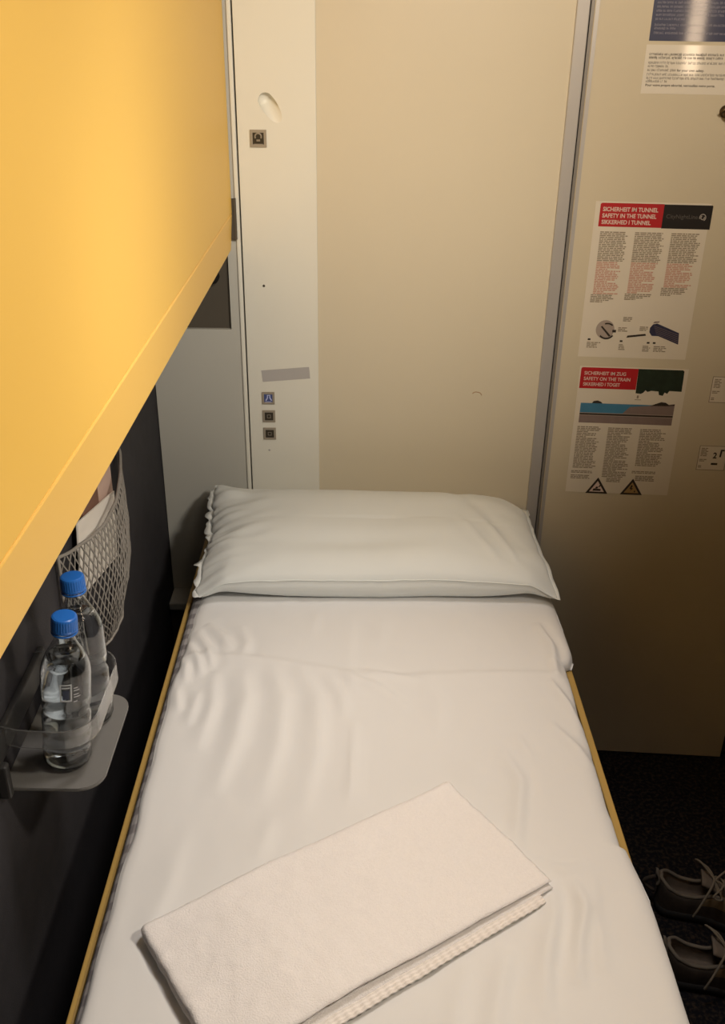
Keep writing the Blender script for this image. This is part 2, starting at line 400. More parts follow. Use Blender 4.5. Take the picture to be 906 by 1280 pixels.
poly(bm, [(.094, 1.015), (.097, 1.020), (.106, 1.022), (.114, 1.019), (.118, 1.015)], Y2)
poly(bm, [(.224, 1.013), (.236, 1.018), (.248, 1.023), (.258, 1.022), (.266, 1.017), (x1, 1.019), (x1, 1.014)], Y2)
obj('picture_trees', bm, 'ink_dark', t)
bm = bmesh.new()
for k, (a, b, n, sh) in enumerate(((.068, .122, 26, (3, 6)), (.138, .195, 31, (4, 9, 19, 26)), (.211, .270, 23, (7, 14)))):
    bm = bmesh.new(); block(bm, a, b, .958-.001*k, n, .0041, Y2, .6, .22, 50+k, sh); obj('text_column', bm, 'ink', t)
for k, (a, b, z, n) in enumerate(((.066, .118, .846, 2), (.066, .112, .835, 3), (.150, .184, .829, 3), (.206, .262, .850, 2), (.216, .262, .838, 4))):
    bm = bmesh.new(); block(bm, a, b, z, n, .0037, Y2, .62, .1, 70+k); obj('small_print', bm, 'ink', t)
for cx, kind in ((.131, 0), (.212, 1)):
    bm = bmesh.new(); poly(bm, [(cx-.026, .788), (cx+.026, .788), (cx, .830)], Y2)
    tri = obj('warning_triangle', bm, 'ink_dark', t)
    bm = bmesh.new(); poly(bm, [(cx-.0175, .7925), (cx+.0175, .7925), (cx, .8205)], Y3)
    obj('triangle_face', bm, 'pwhite' if kind == 0 else 'pamber', tri)
    bm = bmesh.new(); y = Y3-.0002
    if kind == 0:
        poly(bm, [(cx-.010, .795), (cx+.009, .795), (cx+.009, .800), (cx-.008, .801)], y)
        poly(bm, [(cx-.005, .801), (cx-.002, .806), (cx+.003, .806), (cx+.001, .801)], y); poly(bm, [(cx+.003, .806), (cx+.006, .811), (cx+.008, .808), (cx+.005, .804)], y)
    else:
        poly(bm, [(cx-.002, .814), (cx+.002, .811), (cx-.001, .806), (cx+.003, .805), (cx-.004, .796), (cx-.001, .802), (cx-.005, .803)], y)
        quad(bm, cx+.006, cx+.009, .795, .799, y)
    obj('triangle_symbol', bm, 'ink_dark', tri)

# notice 3: navy notice at the top
t = notice('navy_notice', 'glossy navy notice with pale print at the top of the door')
obj('sheet', sheet_bm(.114, .300, 1.7575, 1.98), 'navy', t)
bm = bmesh.new()
zs = 1.771
for i, z in enumerate([1.7695, 1.7775, 1.7835, 1.7935, 1.8005, 1.8075, 1.8145, 1.8215, 1.8290, 1.839, 1.846, 1.856, 1.863, 1.870, 1.880, 1.888, 1.898, 1.906, 1.916, 1.924, 1.932]):
    scribble(bm, .121, (.255, .160, .280, .178, .27, .29, .285, .29, .19)[i % 9], z, .0033, Y1, 300+i, .0005)
obj('pale_print', bm, 'navy_txt', t)
# notice 4: white notice below it
t = notice('white_notice', 'glossy white notice with black print below the navy notice')
obj('sheet', sheet_bm(.111, .300, 1.664, 1.751), 'leaflet_gloss', t)
bm = bmesh.new()
for i, (z, xe) in enumerate(((1.7325, .292), (1.7265, .262), (1.7175, .290), (1.7115, .158), (1.6970, .292), (1.6905, .290), (1.6845, .158))):
    scribble(bm, .1185, xe, z, .0036, Y1, 500+i, .0007 if i < 2 else .0005)
scribble(bm, .1185, .172, 1.7045, .0036, Y1, 520, .0005)
text_mesh(bm, 'for your own safety.', .175, 1.7045, .0060, Y1, .052, .0001)
text_mesh(bm, 'Pour votre propre s\u00e9curit\u00e9, verrouillez votre porte.', .1185, 1.6775, .0060, Y1, .134, .0001)
obj('black_print', bm, 'ink_dark', t)
# two small plates at the right edge
def plate(label, x0, x1, z0, z1, two):
    t = thing('info_sticker', label, 'sticker', DP, -DA)
    obj('sheet', sheet_bm(x0, x1, z0, z1), 'leaflet', t)
    bm = bmesh.new(); w = .0016
    quad(bm, x0, x1, z0, z0+w, Y1); quad(bm, x0, x1, z1-w, z1, Y1); quad(bm, x0, x0+w, z0+w, z1-w, Y1); quad(bm, x1-w, x1, z0+w, z1-w, Y1)
    obj('border_line', bm, 'ink', t)
    bm = bmesh.new(); block(bm, x0+.005, x0+.022, z1-.006, 6, .0037, Y1, .6, .3, 81)
    block(bm, x0+.004, x0+.021, z1-.034, 2, .0037, Y1, .6, .3, 82); block(bm, x0+.004, x0+.012, z1-.050, 2, .0037, Y1, .6, .3, 83)
    obj('fine_print', bm, 'ink', t)
    if two:
        bm = bmesh.new(); text_mesh(bm, '2', x0+.0335, z1-.031, .020, Y1, .0088, .0006)
        rbar(bm, x0+.032, x0+.047, z1-.048, z1-.043, Y1, .001)
        poly(bm, [(x0+.048, z1-.028), (x0+.052, z1-.028), (x0+.053, z1-.013), (x0+.058, z1-.013), (x0+.058, z1-.009), (x0+.049, z1-.009)], Y1)
        obj('number_print', bm, 'ink_dark', t)
plate('small bordered sticker with fine print, upper of two at the door edge', .352, .418, 1.026, 1.088, False)
plate('small bordered sticker showing the number 2 at the door edge', .3515, .4165, .859, .921, True)

# ------------------------------------------------------------------ switches on the white panel
def button(label, x, z, s, face, mark, kind):
    t = thing('push_button', label, 'button', (x, YW, z), 0, 'square buttons on the white panel')
    bm = bmesh.new(); h = s/2; w = s*.16
    for a in ((-h, h, -h, -h+w), (-h, h, h-w, h), (-h, -h+w, -h+w, h-w), (h-w, h, -h+w, h-w)): box(bm, a[0], a[1], -.003, .001, a[2], a[3])
    obj('button_frame', bm, 'btn_frame', t)
    bm = bmesh.new(); box(bm, -h+w, h-w, -.0022, .001, -h+w, h-w, bev=.0004)
    f = obj('button_face', bm, face, t)
    bm = bmesh.new(); y = -.0026
    if kind == 'lamp':
        tube(bm, [(.0035*math.cos(math.radians(a)), y, .002+.0035*math.sin(math.radians(a))) for a in range(-30, 211, 20)], .0009, 5)
        quad(bm, -.002, .002, -.003, -.001, y); quad(bm, -.005, .005, -.0065, -.0055, y)
    elif kind == 'bell':
        tube(bm, [(-.003, y, -.003), (-.001, y, .0005), (-.001, y, .004), (.002, y, .004), (.002, y, .0005), (.004, y, -.003)], .0008, 5)
        quad(bm, -.004, .004, -.0052, -.0044, y)
    else:
        tube(bm, [(-.002, y, .002), (.002, y, .002), (.002, y, -.002), (-.002, y, -.002)], .0004, 5, True)
    for v in bm.verts: v.co.x *= 1.8; v.co.z *= 1.8
    obj('button_symbol', bm, mark, f)
button('dark square button beneath the oval finger pull', -.203, 1.571, .0330, 'btn_dark', 'btn_mark', 'lamp')
button('blue square call button just under the grey tape', -.2005, 1.017, .0285, 'btn_blue', 'btn_markb', 'bell')
button('dark square button directly below the blue button', -.2003, .973, .0285, 'btn_dark', 'btn_frame', 'dot')
button('dark square button at the bottom of the column under the blue button', -.1998, .930, .0285, 'btn_dark', 'btn_frame', 'dot')
bm = bmesh.new(); box(bm, -.0535, .0535, -.0007, 0, -.0135, .0135)
bmesh.ops.subdivide_edges(bm, edges=bm.edges, cuts=3, use_grid_fill=True)
for v in bm.verts: v.co.x += .0006*nz(v.co.z*300, v.co.x*100); v.co.z += .0004*nz(v.co.x*120, 3)
o = obj('tape_strip', bm, 'tape'); o.location = (-.1595, YW, 1.0735); o.rotation_euler = (0, math.radians(-5), 0)
tag(o, 'strip of grey tape stuck slightly crooked above the buttons', 'tape')

# ------------------------------------------------------------------ upper bunk, folded up on the left
t = thing('upper_bunk', 'yellow folded-up upper bunk panel filling the upper left', 'bunk', (-.2765+.2765*math.cos(.0100)-.64*math.sin(.0100), .64-.64*math.cos(.0100)-.2765*math.sin(.0100), 0), -.0100)
obj('panel', bx(-.315, -.2765, .12, 2.088, 1.4265, 2.41, bev=.0015), 'yellow', t)
bm = bmesh.new(); box(bm, -.315, -.2762, .12, 2.088, 1.349, 1.4255, bev=.003, seg=3)
for v in bm.verts:
    if v.co.x > -.30: v.co.x -= .0055*(1.4255-v.co.z)/.0765
obj('edge_strip', bm, 'yellow_edge', t)
obj('seam', bx(-.30, -.27635, .12, 2.086, 1.4255, 1.4264), 'yellow_highlight', t)  # seam line with its highlight put into the colour
obj('mattress_tray', bx(-.440, -.316, .14, 2.06, 1.365, 2.40), 'seat_darker', t)
bm = bmesh.new(); box(bm, -.300, -.268, 2.089, 2.0925, 1.372, 1.455, bev=.001); box(bm, -.2725, -.268, 2.086, 2.0945, 1.372, 1.455)
obj('hinge', bm, 'niche', t)

# ------------------------------------------------------------------ bed
ZR = .72
t = thing('bed', 'lower berth with yellow side boards and grey striped mattress', 'bed', (.03, 1.1, 0))
def bedpart(name, bm, m, parent=t):
    bmesh.ops.translate(bm, verts=bm.verts, vec=(-.03, -1.1, 0)); return obj(name, bm, m, parent)
bedpart('base', bx(-.30, .36, .12, 2.02, 0, .655), 'seat_darker')
bedpart('bed_board', bx(-.335, .395, .10, 2.094, .655, .672), 'bed_yellow_dim')
bedpart('side_rail', bx(-.344, -.3345, .10, 2.028, .655, ZR, bev=.002), 'bed_yellow_dim')
bedpart('side_rail', bx(.393, .405, .10, 2.05, .655, ZR, bev=.002), 'bed_yellow_dim')
bedpart('mattress', bx(-.331, .377, .11, 2.09, .672, .739, bev=.016, seg=4), 'ticking')

# ------------------------------------------------------------------ bedsheet with its creases
def smooth(a, b, x):
    t = max(0., min(1., (x-a)/(b-a))); return t*t*(3-2*t)
ZS = .748
def polyd(P, x, y):
    """distance to a polyline and position along it (0..1), signed"""
    best = (9, 0, 0); L = len(P)-1
    for i in range(L):
        ax, ay = P[i]; bx_, by = P[i+1]; dx, dy = bx_-ax, by-ay
        t = ((x-ax)*dx+(y-ay)*dy)/(dx*dx+dy*dy); tt = max(0, min(1, t))
        ex, ey = x-(ax+tt*dx), y-(ay+tt*dy); d = math.hypot(ex, ey)
        if d < best[0]: best = (d, (i+tt)/L, 1 if (dx*ey-dy*ex) > 0 else -1)
    return best
RIDGES = [  # polyline (world x,y), half width, height
    ([(.003, 1.30), (.002, 1.21), (-.004, 1.10)], .007, .0042), ([(.018, 1.29), (.016, 1.20), (.010, 1.10)], .006, .0022),
    ([(-.005, 1.62), (-.008, 1.50), (-.002, 1.32)], .012, .0016), ([(.06, 1.62), (.05, 1.50)], .012, .0016),
    ([(-.20, 1.44), (-.185, 1.36), (-.19, 1.25), (-.21, 1.12)], .016, .0048), ([(-.15, 1.45), (-.12, 1.36), (-.12, 1.24), (-.14, 1.10)], .015, .0040),
    ([(-.10, 1.45), (-.06, 1.36), (-.055, 1.24), (-.075, 1.06)], .014, .0034), ([(-.05, 1.43), (-.02, 1.37), (-.012, 1.31)], .010, .0028),
    ([(-.25, 1.43), (-.24, 1.34), (-.25, 1.22)], .013, .0040), ([(-.27, 1.38), (-.275, 1.28)], .010, .003),
    ([(-.03, 1.435), (.04, 1.395), (.10, 1.33)], .010, .0034), ([(.0, 1.445), (.07, 1.425), (.12, 1.41)], .008, .003),
    ([(.12, 1.43), (.15, 1.35), (.14, 1.26)], .016, .0024),
    ([(.24, 1.24), (.262, 1.16), (.245, 1.07), (.235, 1.02)], .011, .0050), ([(.27, 1.27), (.285, 1.21)], .009, .0024),
    ([(.275, .97), (.268, .90), (.245, .83), (.235, .76)], .012, .0060), ([(.305, .97), (.312, .92), (.293, .86), (.282, .80)], .010, .0060),
    ([(.335, .98), (.322, .90), (.318, .82)], .014, .0045), ([(.205, .86), (.185, .80), (.165, .72)], .012, .0045),
    ([(.15, .84), (.13, .77), (.115, .70)], .012, .0035), ([(.255, 1.0), (.30, .985), (.33, .995)], .008, .003),
    ([(-.24, 1.06), (-.25, .95), (-.27, .82)], .018, .0022), ([(-.12, 1.08), (-.13, 1.0)], .014, .002), ([(.19, 1.20), (.185, 1.12)], .02, .002),
    ([(-.30, 1.56), (-.27, 1.50), (-.255, 1.44)], .010, .006), ([(-.315, 1.53), (-.285, 1.47), (-.27, 1.42)], .008, .0055), ([(-.285, 1.585), (-.245, 1.54), (-.225, 1.50)], .011, .005),
    ([(-.22, 1.58), (-.20, 1.52), (-.205, 1.47)], .012, .003), ([(-.305, 1.46), (-.295, 1.40)], .007, .004), ([(-.31, 1.39), (-.295, 1.32)], .008, .0035),
    ([(.355, 1.60), (.372, 1.52), (.365, 1.42)], .009, .006), ([(.345, 1.42), (.372, 1.35), (.385, 1.28)], .009, .006), ([(.33, 1.30), (.365, 1.235), (.385, 1.19)], .010, .004),
    ([(-.07, 1.63), (-.08, 1.55)], .012, .0018), ([(.20, 1.62), (.21, 1.53)], .016, .0015),
]
FOLD = [(-.32, 1.475), (-.27, 1.49), (-.17, 1.478), (-.08, 1.455), (.0, 1.435), (.08, 1.43), (.2, 1.437), (.32, 1.44), (.42, 1.435)]
def ridge_box(P, w):
    xs = [p[0] for p in P]; ys = [p[1] for p in P]; return min(xs)-3*w, max(xs)+3*w, min(ys)-3*w, max(ys)+3*w
RB = [(P, w, h, ridge_box(P, w)) for P, w, h in RIDGES]
def sheet_z(x, y):
    z = ZS + .0022*nz(x*5, y*4, 1) + .0012*nz(x*13+2*nz(x*3, y*3), y*7, 2) + .0006*nz(x*40, y*18, 3)
    for P, w, h, (xa, xb, ya, yb) in RB:
        if xa < x < xb and ya < y < yb:
            d, s, sg = polyd(P, x, y)
            e = max(0, math.sin(PI*min(1, max(0, s)))) ** .6 if 0 < s < 1 else 0
            q = d/w*(1.5 if sg > 0 else .8)
            z += 1.25*h*e*(math.exp(-q*q) - .35*math.exp(-((d-1.6*w)/w)**2)*(sg > 0))
    if 1.36 < y < 1.52:
        d, s, sg = polyd(FOLD, x, y)
        z += (.0035 if sg < 0 else 0) * math.exp(-(d/.05)**2) * smooth(0, .006, d) + .002*math.exp(-(d/.006)**2)
    return z
def xl_edge(y): return -.3195+.006*nz(y*9, 5)+.005*nz(y*28, 6)*smooth(1.25, 1.5, y)+.010*smooth(1.35, 1.7, y)
def xr_edge(y):
    e = .4095 - .0205*smooth(.90, 1.14, y)*(1-smooth(1.44, 1.52, y))
    e += .003*nz(y*14, 9)*smooth(1.0, 1.1, y) + .0015*nz(y*9, 4)
    return e - .008*smooth(1.55, 1.75, y)
bm = bmesh.new()
NY, NX = 330, 140
ys = [.13+(2.085-.13)*i/NY for i in range(NY+1)]
rows = []
for y in ys:
    a, b = xl_edge(y), xr_edge(y); row = []
    over = 1 if b < .3975 else 0
    b = min(b, .3902) if over else b   # 1 where the edge stays inside the rail
    for j in range(NX+1):
        s = j/NX; s = .5-.5*math.cos(PI*s)*(.55+.45*abs(math.cos(PI*s)))**.35 if False else s
        # denser columns near the edges
        s = s + .06*math.sin(2*PI*s)*-1
        x = a+(b-a)*s
        z = sheet_z(x, y)
        dl, dr = x-a, b-x
        rl, rr = .020, .032
        if dl < rl: z -= .007*(1-math.sqrt(max(0, 1-((rl-dl)/rl)**2)))
        if dr < rr: z -= .020*(1-math.sqrt(max(0, 1-((rr-dr)/rr)**2)))
        if x < .368: z = max(z, .7402)
        row.append(Vector((x, y, z)))
    pl = [Vector((a-.001, y, .7398))]
    if over > .5: b = max(.3845, min(b, .3902))
    zlow = .7225 if .3905 < b < .4075 else (.7225-.1075*smooth(.4075, .4095, b) if b >= .4075 else .615)
    pr = [Vector((b+(.0015 if over < .5 else -.001), y, .722-.0*over)), Vector((b+(.003 if over < .5 else -.004), y, max(zlow, .700) if over < .5 else .7224)), Vector((b+(.004 if over < .5 else -.006), y, zlow if over < .5 else .7223))]
    row = pl+row+pr
    rows.append([bm.verts.new(v) for v in row])
for A, B in zip(rows, rows[1:]):
    for j in range(len(A)-1): bm.faces.new((A[j], A[j+1], B[j+1], B[j]))
o = obj('bedsheet', bm, 'sheet', None, True)
tag(o, 'creased white cotton cover spread over the lower berth', 'bedsheet')

# ------------------------------------------------------------------ pillow
def pillow_pt(s, t, top):
    """s across (-1..1), t from the front (-1) to the wall (1)"""
    cx, cy, hx, hy = .0375, 1.842, .358, .180
    # outline: sides drawn in between the corners
    ex = 1-.030*(1-t*t)-.008*nz(t*5, 3); ey = 1-.05*(1-s*s)*(1 if t > 0 else -.15)
    x = cx + hx*s*ex + (-.006*t if s < 0 else -.010*t)*abs(s)
    y = cy + hy*t*ey - .010*s*max(0, t) + .010*t*(s < 0)*abs(s)
    # gathered left edge
    gath = smooth(.70, 1.0, -s)
    x += gath*(.007*nz(t*4.3, 1.7)+.007*nz(t*9.5, 5.1)+.003*nz(t*21, 2.2))
    e = max(0, (1-abs(s)**3.4))*max(0, (1-abs(t)**3.0))
    T = e**.52
    sx, tx = s, t
    seam = .038 + .006*nz(s*2.2, 4.4)*(t < 0) + .010*smooth(-1.0, .6, t) + .020*(1-s**4)*(t < 0)*abs(t) - .022*smooth(.82, 1., abs(s))*smooth(.6, 1, abs(t))*(1-(t > 0)*(s < 0)) + .024*smooth(.75, 1., -s)*smooth(.0, 1, t)
    if top:
        z = seam + T*(.060+.012*t) + .004*T*nz(x*6, y*6, 4)
        w = .0075*nz(x*11+y*9, y*30-x*8, 5.5)*smooth(.45, .9, -s)*T**.5*(1-smooth(.97, 1, abs(s)))
        w += .0030*nz(x*16+y*9, y*22-x*6, 7)*smooth(.25, .85, abs(s))*min(1, T*2)
        w += .0045*math.exp(-((x-.30+.35*(y-1.78))/.010)**2)*smooth(-.9, -.55, t)*(1-smooth(-.15, .15, t))
        w += .0035*math.exp(-((x-.25+.45*(y-1.78))/.012)**2)*smooth(-.9, -.55, t)*(1-smooth(-.15, .15, t))
        w -= .009*math.exp(-((t+.50)/.16)**2)*math.exp(-((s+.15)/.45)**2) + .005*math.exp(-((s-.75+.25*t)/.06)**2)*T*smooth(-.9, -.3, t)
        w += .006*T*nz(x*5+1, y*9, 11)
        z += w + gath*.011*nz(t*8.5, 9.1)*min(1, (1-abs(s))*12)
    else:
        z = seam - T*.075
        y += -.020*T*smooth(0., -1, t)*(1 if t < 0 else 0)
    z = max(z, .0035)
    return Vector((x, y, ZS+z))
bm = bmesh.new(); N1, N2 = 150, 90
def warp(k): return math.sin(PI/2*k)*.45+k*.55
G = {}
for top in (1, 0):
    for i in range(N1+1):
        for j in range(N2+1):
            edge = i in (0, N1) or j in (0, N2)
            if edge and not top: G[(0, i, j)] = G[(1, i, j)]; continue
            G[(top, i, j)] = bm.verts.new(pillow_pt(warp(2*i/N1-1), warp(2*j/N2-1), top))
    for i in range(N1):
        for j in range(N2): 
            q = (G[(top, i, j)], G[(top, i+1, j)], G[(top, i+1, j+1)], G[(top, i, j+1)])
            bm.faces.new(q if top else q[::-1])
t = thing('pillow', 'plump white pillow lying at the head of the berth', 'pillow', (0, 0, 0))
obj('pillowcase', bm, 'pillow', t, True)
# hem flange that runs round the case: the seam, a narrow flat lip
bm = bmesh.new()
def edge_pts():
    for i in range(0, N1+1): yield warp(2*i/N1-1), -1.
    for j in range(1, N2+1): yield 1., warp(2*j/N2-1)
    for i in range(N1-1, -1, -1): yield warp(2*i/N1-1), 1.
    for j in range(N2-1, 0, -1): yield -1., warp(2*j/N2-1)
ring = []
for s, tt in edge_pts():
    p = pillow_pt(s, tt, True); d = Vector((s if abs(s) > .985 else s*.1, tt if abs(tt) > .985 else tt*.05, 0))
    d = Vector((s**7, tt**7, 0)); d.normalize()
    k = (.010+.016*max(-.5, nz(p.y*48, 7.7)) if s < -.98 else .0028+.013*smooth(.8, 1, s)*smooth(.6, 1, tt)+.004*smooth(.85, 1, abs(s)))
    q = p+d*k + Vector((0, 0, .0015*nz(p.x*40, p.y*40)+(.010*nz(p.x*10, p.y*42, 2) if s < -.98 else 0)))
    q.y = min(q.y, 2.085); p = p-d*.004
    ring.append((bm.verts.new(p+Vector((0, 0, .0008))), bm.verts.new(q+Vector((0, 0, .0004))), bm.verts.new(q-Vector((0, 0, .0004))), bm.verts.new(p-Vector((0, 0, .0008)))))
for a, b in zip(ring, ring[1:]+ring[:1]):
    for k in range(4): bm.faces.new((a[k], b[k], b[(k+1) % 4], a[(k+1) % 4]))
obj('seam_flange', bm, 'pillow', t, True)

# ------------------------------------------------------------------ folded towel
tw = thing('towel', 'folded white terry towel lying askew on the bed cover', 'towel', (-.268, .865, ZS+.004), math.atan2(.275, .414))
LT, WT = .497, .226
def squash(u): return 1-.38*smooth(.15, 1., u)-.10*smooth(.3, 0, u)
def towel_layer(w0, w1, zc, th, l0, l1, seed, taper=0):
    """a thick terry layer; local x along the long side, -y across"""
    bm = bmesh.new(); NU, NV = 96, 44
    prof = []   # closed cross-section
    r = th/2
    for k in range(NV+1): prof.append((w0+r+(w1-w0-2*r)*k/NV, zc+r, 'top'))
    for a in range(1, 6): prof.append((w1-r+r*math.sin(PI*a/6), zc+r*math.cos(PI*a/6), 'e'))
    for k in range(NV, -1, -1): prof.append((w0+r+(w1-w0-2*r)*k/NV, zc-r, 'bot'))
    for a in range(1, 6): prof.append((w0+r-r*math.sin(PI*a/6), zc-r*math.cos(PI*a/6), 'e'))
    rings = []
    for i in range(NU+1):
        u = i/NU; ring = []
        for w, z, kd in prof:
            x = l0+(l1-l0)*u + .0040*nz(w*14, seed+u)+.0015*nz(w*60, seed)*(1 if u > .5 else .8) + taper*w
            ww = w + .0034*nz(x*9, seed*3.1, w*3)+.0010*nz(x*55, seed)
            zz = z
            if kd == 'top': zz += .0034*nz(x*9, w*14, seed)+.0016*nz(x*24, w*30, seed)+.0016*nz(x*45, w*60, seed)+.0008*nz(x*140, w*140, seed)
            de = min(u, 1-u)*(l1-l0)
            if de < r: zz = zc+(zz-zc)*math.sqrt(max(.03, 1-((r-de)/r)**2))
            zz -= (.003*smooth(.08, 0, de)+.002*smooth(.06, 0, w-w0)+.003*smooth(.07, 0, w1-w)) if kd == 'top' else 0
            ring.append(bm.verts.new((x, -ww, zz*squash(u))))
        rings.append(ring)
    n = len(prof)
    for A, B in zip(rings, rings[1:]):
        for k in range(n): bm.faces.new((A[k], A[(k+1) % n], B[(k+1) % n], B[k]))
    bm.faces.new(rings[0][::-1]); bm.faces.new(rings[-1])
    return bm
def squash(u): return 1-.38*smooth(.15, 1., u)-.10*smooth(.3, 0, u)
def towel_fold(seed, th, l0, l1):
    path = []   # centre line of the cloth: lower layer, round the far fold, upper layer (w across, z up, normal)
    zb, zt = .0062, .0245; r = (zt-zb)/2; n1 = 30
    for k in range(n1+1): path.append((WT+.004-(WT+.004-.010)*k/n1, zb, (0, -1)))
    for k in range(1, 12): a = PI*k/12; path.append((.010-r*math.sin(a), zb+r-r*math.cos(a), (-math.sin(a), -math.cos(a))))
    for k in range(46): path.append((.010+(WT-.012)*k/45, zt, (0, 1)))
    bm = bmesh.new(); NU = 120; rings = []; m = len(path)
    for i in range(NU+1):
        u = i/NU; out, inn = [], []
        for q, (w, z, (nw, nzv)) in enumerate(path):
            x = l0+(l1-l0)*u; up = q > m-47
            x += (.0045*nz(w*12, seed+(3 if u > .5 else 0), .3*up)+.0014*nz(w*60, seed))*abs(2*u-1)
            de = min(u, 1-u)*(l1-l0); ew = min(q, m-1-q)/3
            h = th/2*math.sqrt(max(.02, 1-max(0, 1-de/.010)**2))*math.sqrt(max(.05, 1-max(0, 1-ew)**2))
            dw = .0034*nz(x*8, seed*3.1, w*3)+.0009*nz(x*55, seed); dz = 0
            if up:
                dz = .0036*nz(x*9, w*14, seed)+.0018*nz(x*24, w*30, seed)+.0012*nz(x*60, w*70, seed)
                dz -= .0045*smooth(.10, 0, de)+.004*smooth(.05, 0, WT-w)
                dz *= smooth(-.005, .03, w)
            out.append((x, -(w+dw+nw*h), z+dz+nzv*h)); inn.append((x, -(w+dw-nw*h), z+dz-nzv*h))
        rings.append([bm.verts.new((p[0], p[1], max(p[2], .0008)*squash(u))) for p in out+inn[::-1]])
    n = len(rings[0])
    for A, B in zip(rings, rings[1:]):
        for k in range(n): bm.faces.new((A[k], A[(k+1) % n], B[(k+1) % n], B[k]))
    for R_ in (rings[0], rings[-1]):
        for k in range(m-1): bm.faces.new((R_[k], R_[k+1], R_[n-2-k], R_[n-1-k]))
    return bm
obj('outer_fold', towel_fold(8, .0095, 0, LT), 'towel', tw, True)
obj('inner_layer', towel_layer(.016, WT-.020, .0152, .0075, .004, LT-.005, 5), 'towel', tw, True)
bm = bmesh.new()   # ribbed hem that shows along the near side
def hemf(u, v):
    x = .10+(LT-.125)*u; w = WT+.004+.017*v
    w = WT+.004+.013*v
    return (x, -w-.0012*nz(x*20, 4), (.0085-.0035*v)*squash(x/LT)+.0006*math.sin(v*PI*6)+.0010*math.sin(x*520)*(.3+.7*v)+.0010*nz(x*30, 8))
grid(bm, hemf, 260, 12)
r_ = bmesh.ops.extrude_face_region(bm, geom=list(bm.faces))
bmesh.ops.translate(bm, verts=[g for g in r_['geom'] if isinstance(g, bmesh.types.BMVert)], vec=(0, 0, -.003))
obj('hem', bm, 'hem', tw, True)

# ------------------------------------------------------------------ bottle holder on the dark wall
HZ = .906
t = thing('bottle_holder', 'clear plastic bottle holder with rounded tray on the dark wall', 'holder', (WL, 1.06, HZ))
def tray_outline(x1, y0, y1, r, n=8):
    pts = [(0, y0), (0, y1)]
    for k in range(n+1): a = PI/2-PI/2*k/n; pts.append((x1-r+r*math.cos(a), y1-r+r*math.sin(a)))
    for k in range(n+1): a = -PI/2*k/n; pts.append((x1-r+r*math.cos(a), y0+r+r*math.sin(a)))
    return pts
bm = bmesh.new()
pts = tray_outline(.128, -.092, .105, .030)
lo = [bm.verts.new((x+.0005, y, -.005)) for x, y in pts]; hi = [bm.verts.new((x+.0005, y, 0)) for x, y in pts]
bm.faces.new(lo[::-1]); bm.faces.new(hi)
for k in range(len(pts)): bm.faces.new((lo[k], lo[(k+1) % len(pts)], hi[(k+1) % len(pts)], hi[k]))
bmesh.ops.bevel(bm, geom=[e for e in bm.edges if abs(e.verts[0].co.z-e.verts[1].co.z) < 1e-6], offset=.001, segments=2, affect='EDGES')
obj('tray', bm, 'tray', t)
bm = bmesh.new()   # clear band that loops round the bottles
def band_path():
    P = []
    x1, y0, y1, r = .1225, -.085, .096, .042
    P += [(.002, y0+.012), (.03, y0+.004)]
    for k in range(9): a = -PI/2+PI/2*k/8; P.append((x1-r+r*math.cos(a), y0+r+r*math.sin(a)))
    for k in range(9): a = PI/2*k/8; P.append((x1-r+r*math.cos(a), y1-r+r*math.sin(a)))
    P += [(.03, y1-.004), (.002, y1-.012)]
    return P
BPth = band_path()
def bandf(off):
    V = []
    for (x, y) in BPth:
        d = Vector((x-.05, y, 0)).normalized()*off
        V.append([(x+d.x, y+d.y, .060), (x+d.x, y+d.y, .088)])
    return V
A_, B_ = bandf(0), bandf(.0022)
vv = [[bm.verts.new(p) for p in (a[0], a[1], b[1], b[0])] for a, b in zip(A_, B_)]
for p, q in zip(vv, vv[1:]):
    for k in range(4): bm.faces.new((p[k], p[(k+1) % 4], q[(k+1) % 4], q[k]))
bm.faces.new(vv[0]); bm.faces.new(vv[-1][::-1])
obj('retaining_band', bm, 'acrylic', t)
bm = bmesh.new(); box(bm, .0005, .010, -.105, .108, .045, .085, bev=.003); box(bm, .0005, .016, -.105, -.091, -.008, .045, bev=.003); box(bm, .0005, .022, .090, .108, -.012, .045, bev=.003)
obj('wall_mount', bm, 'bracket', t)

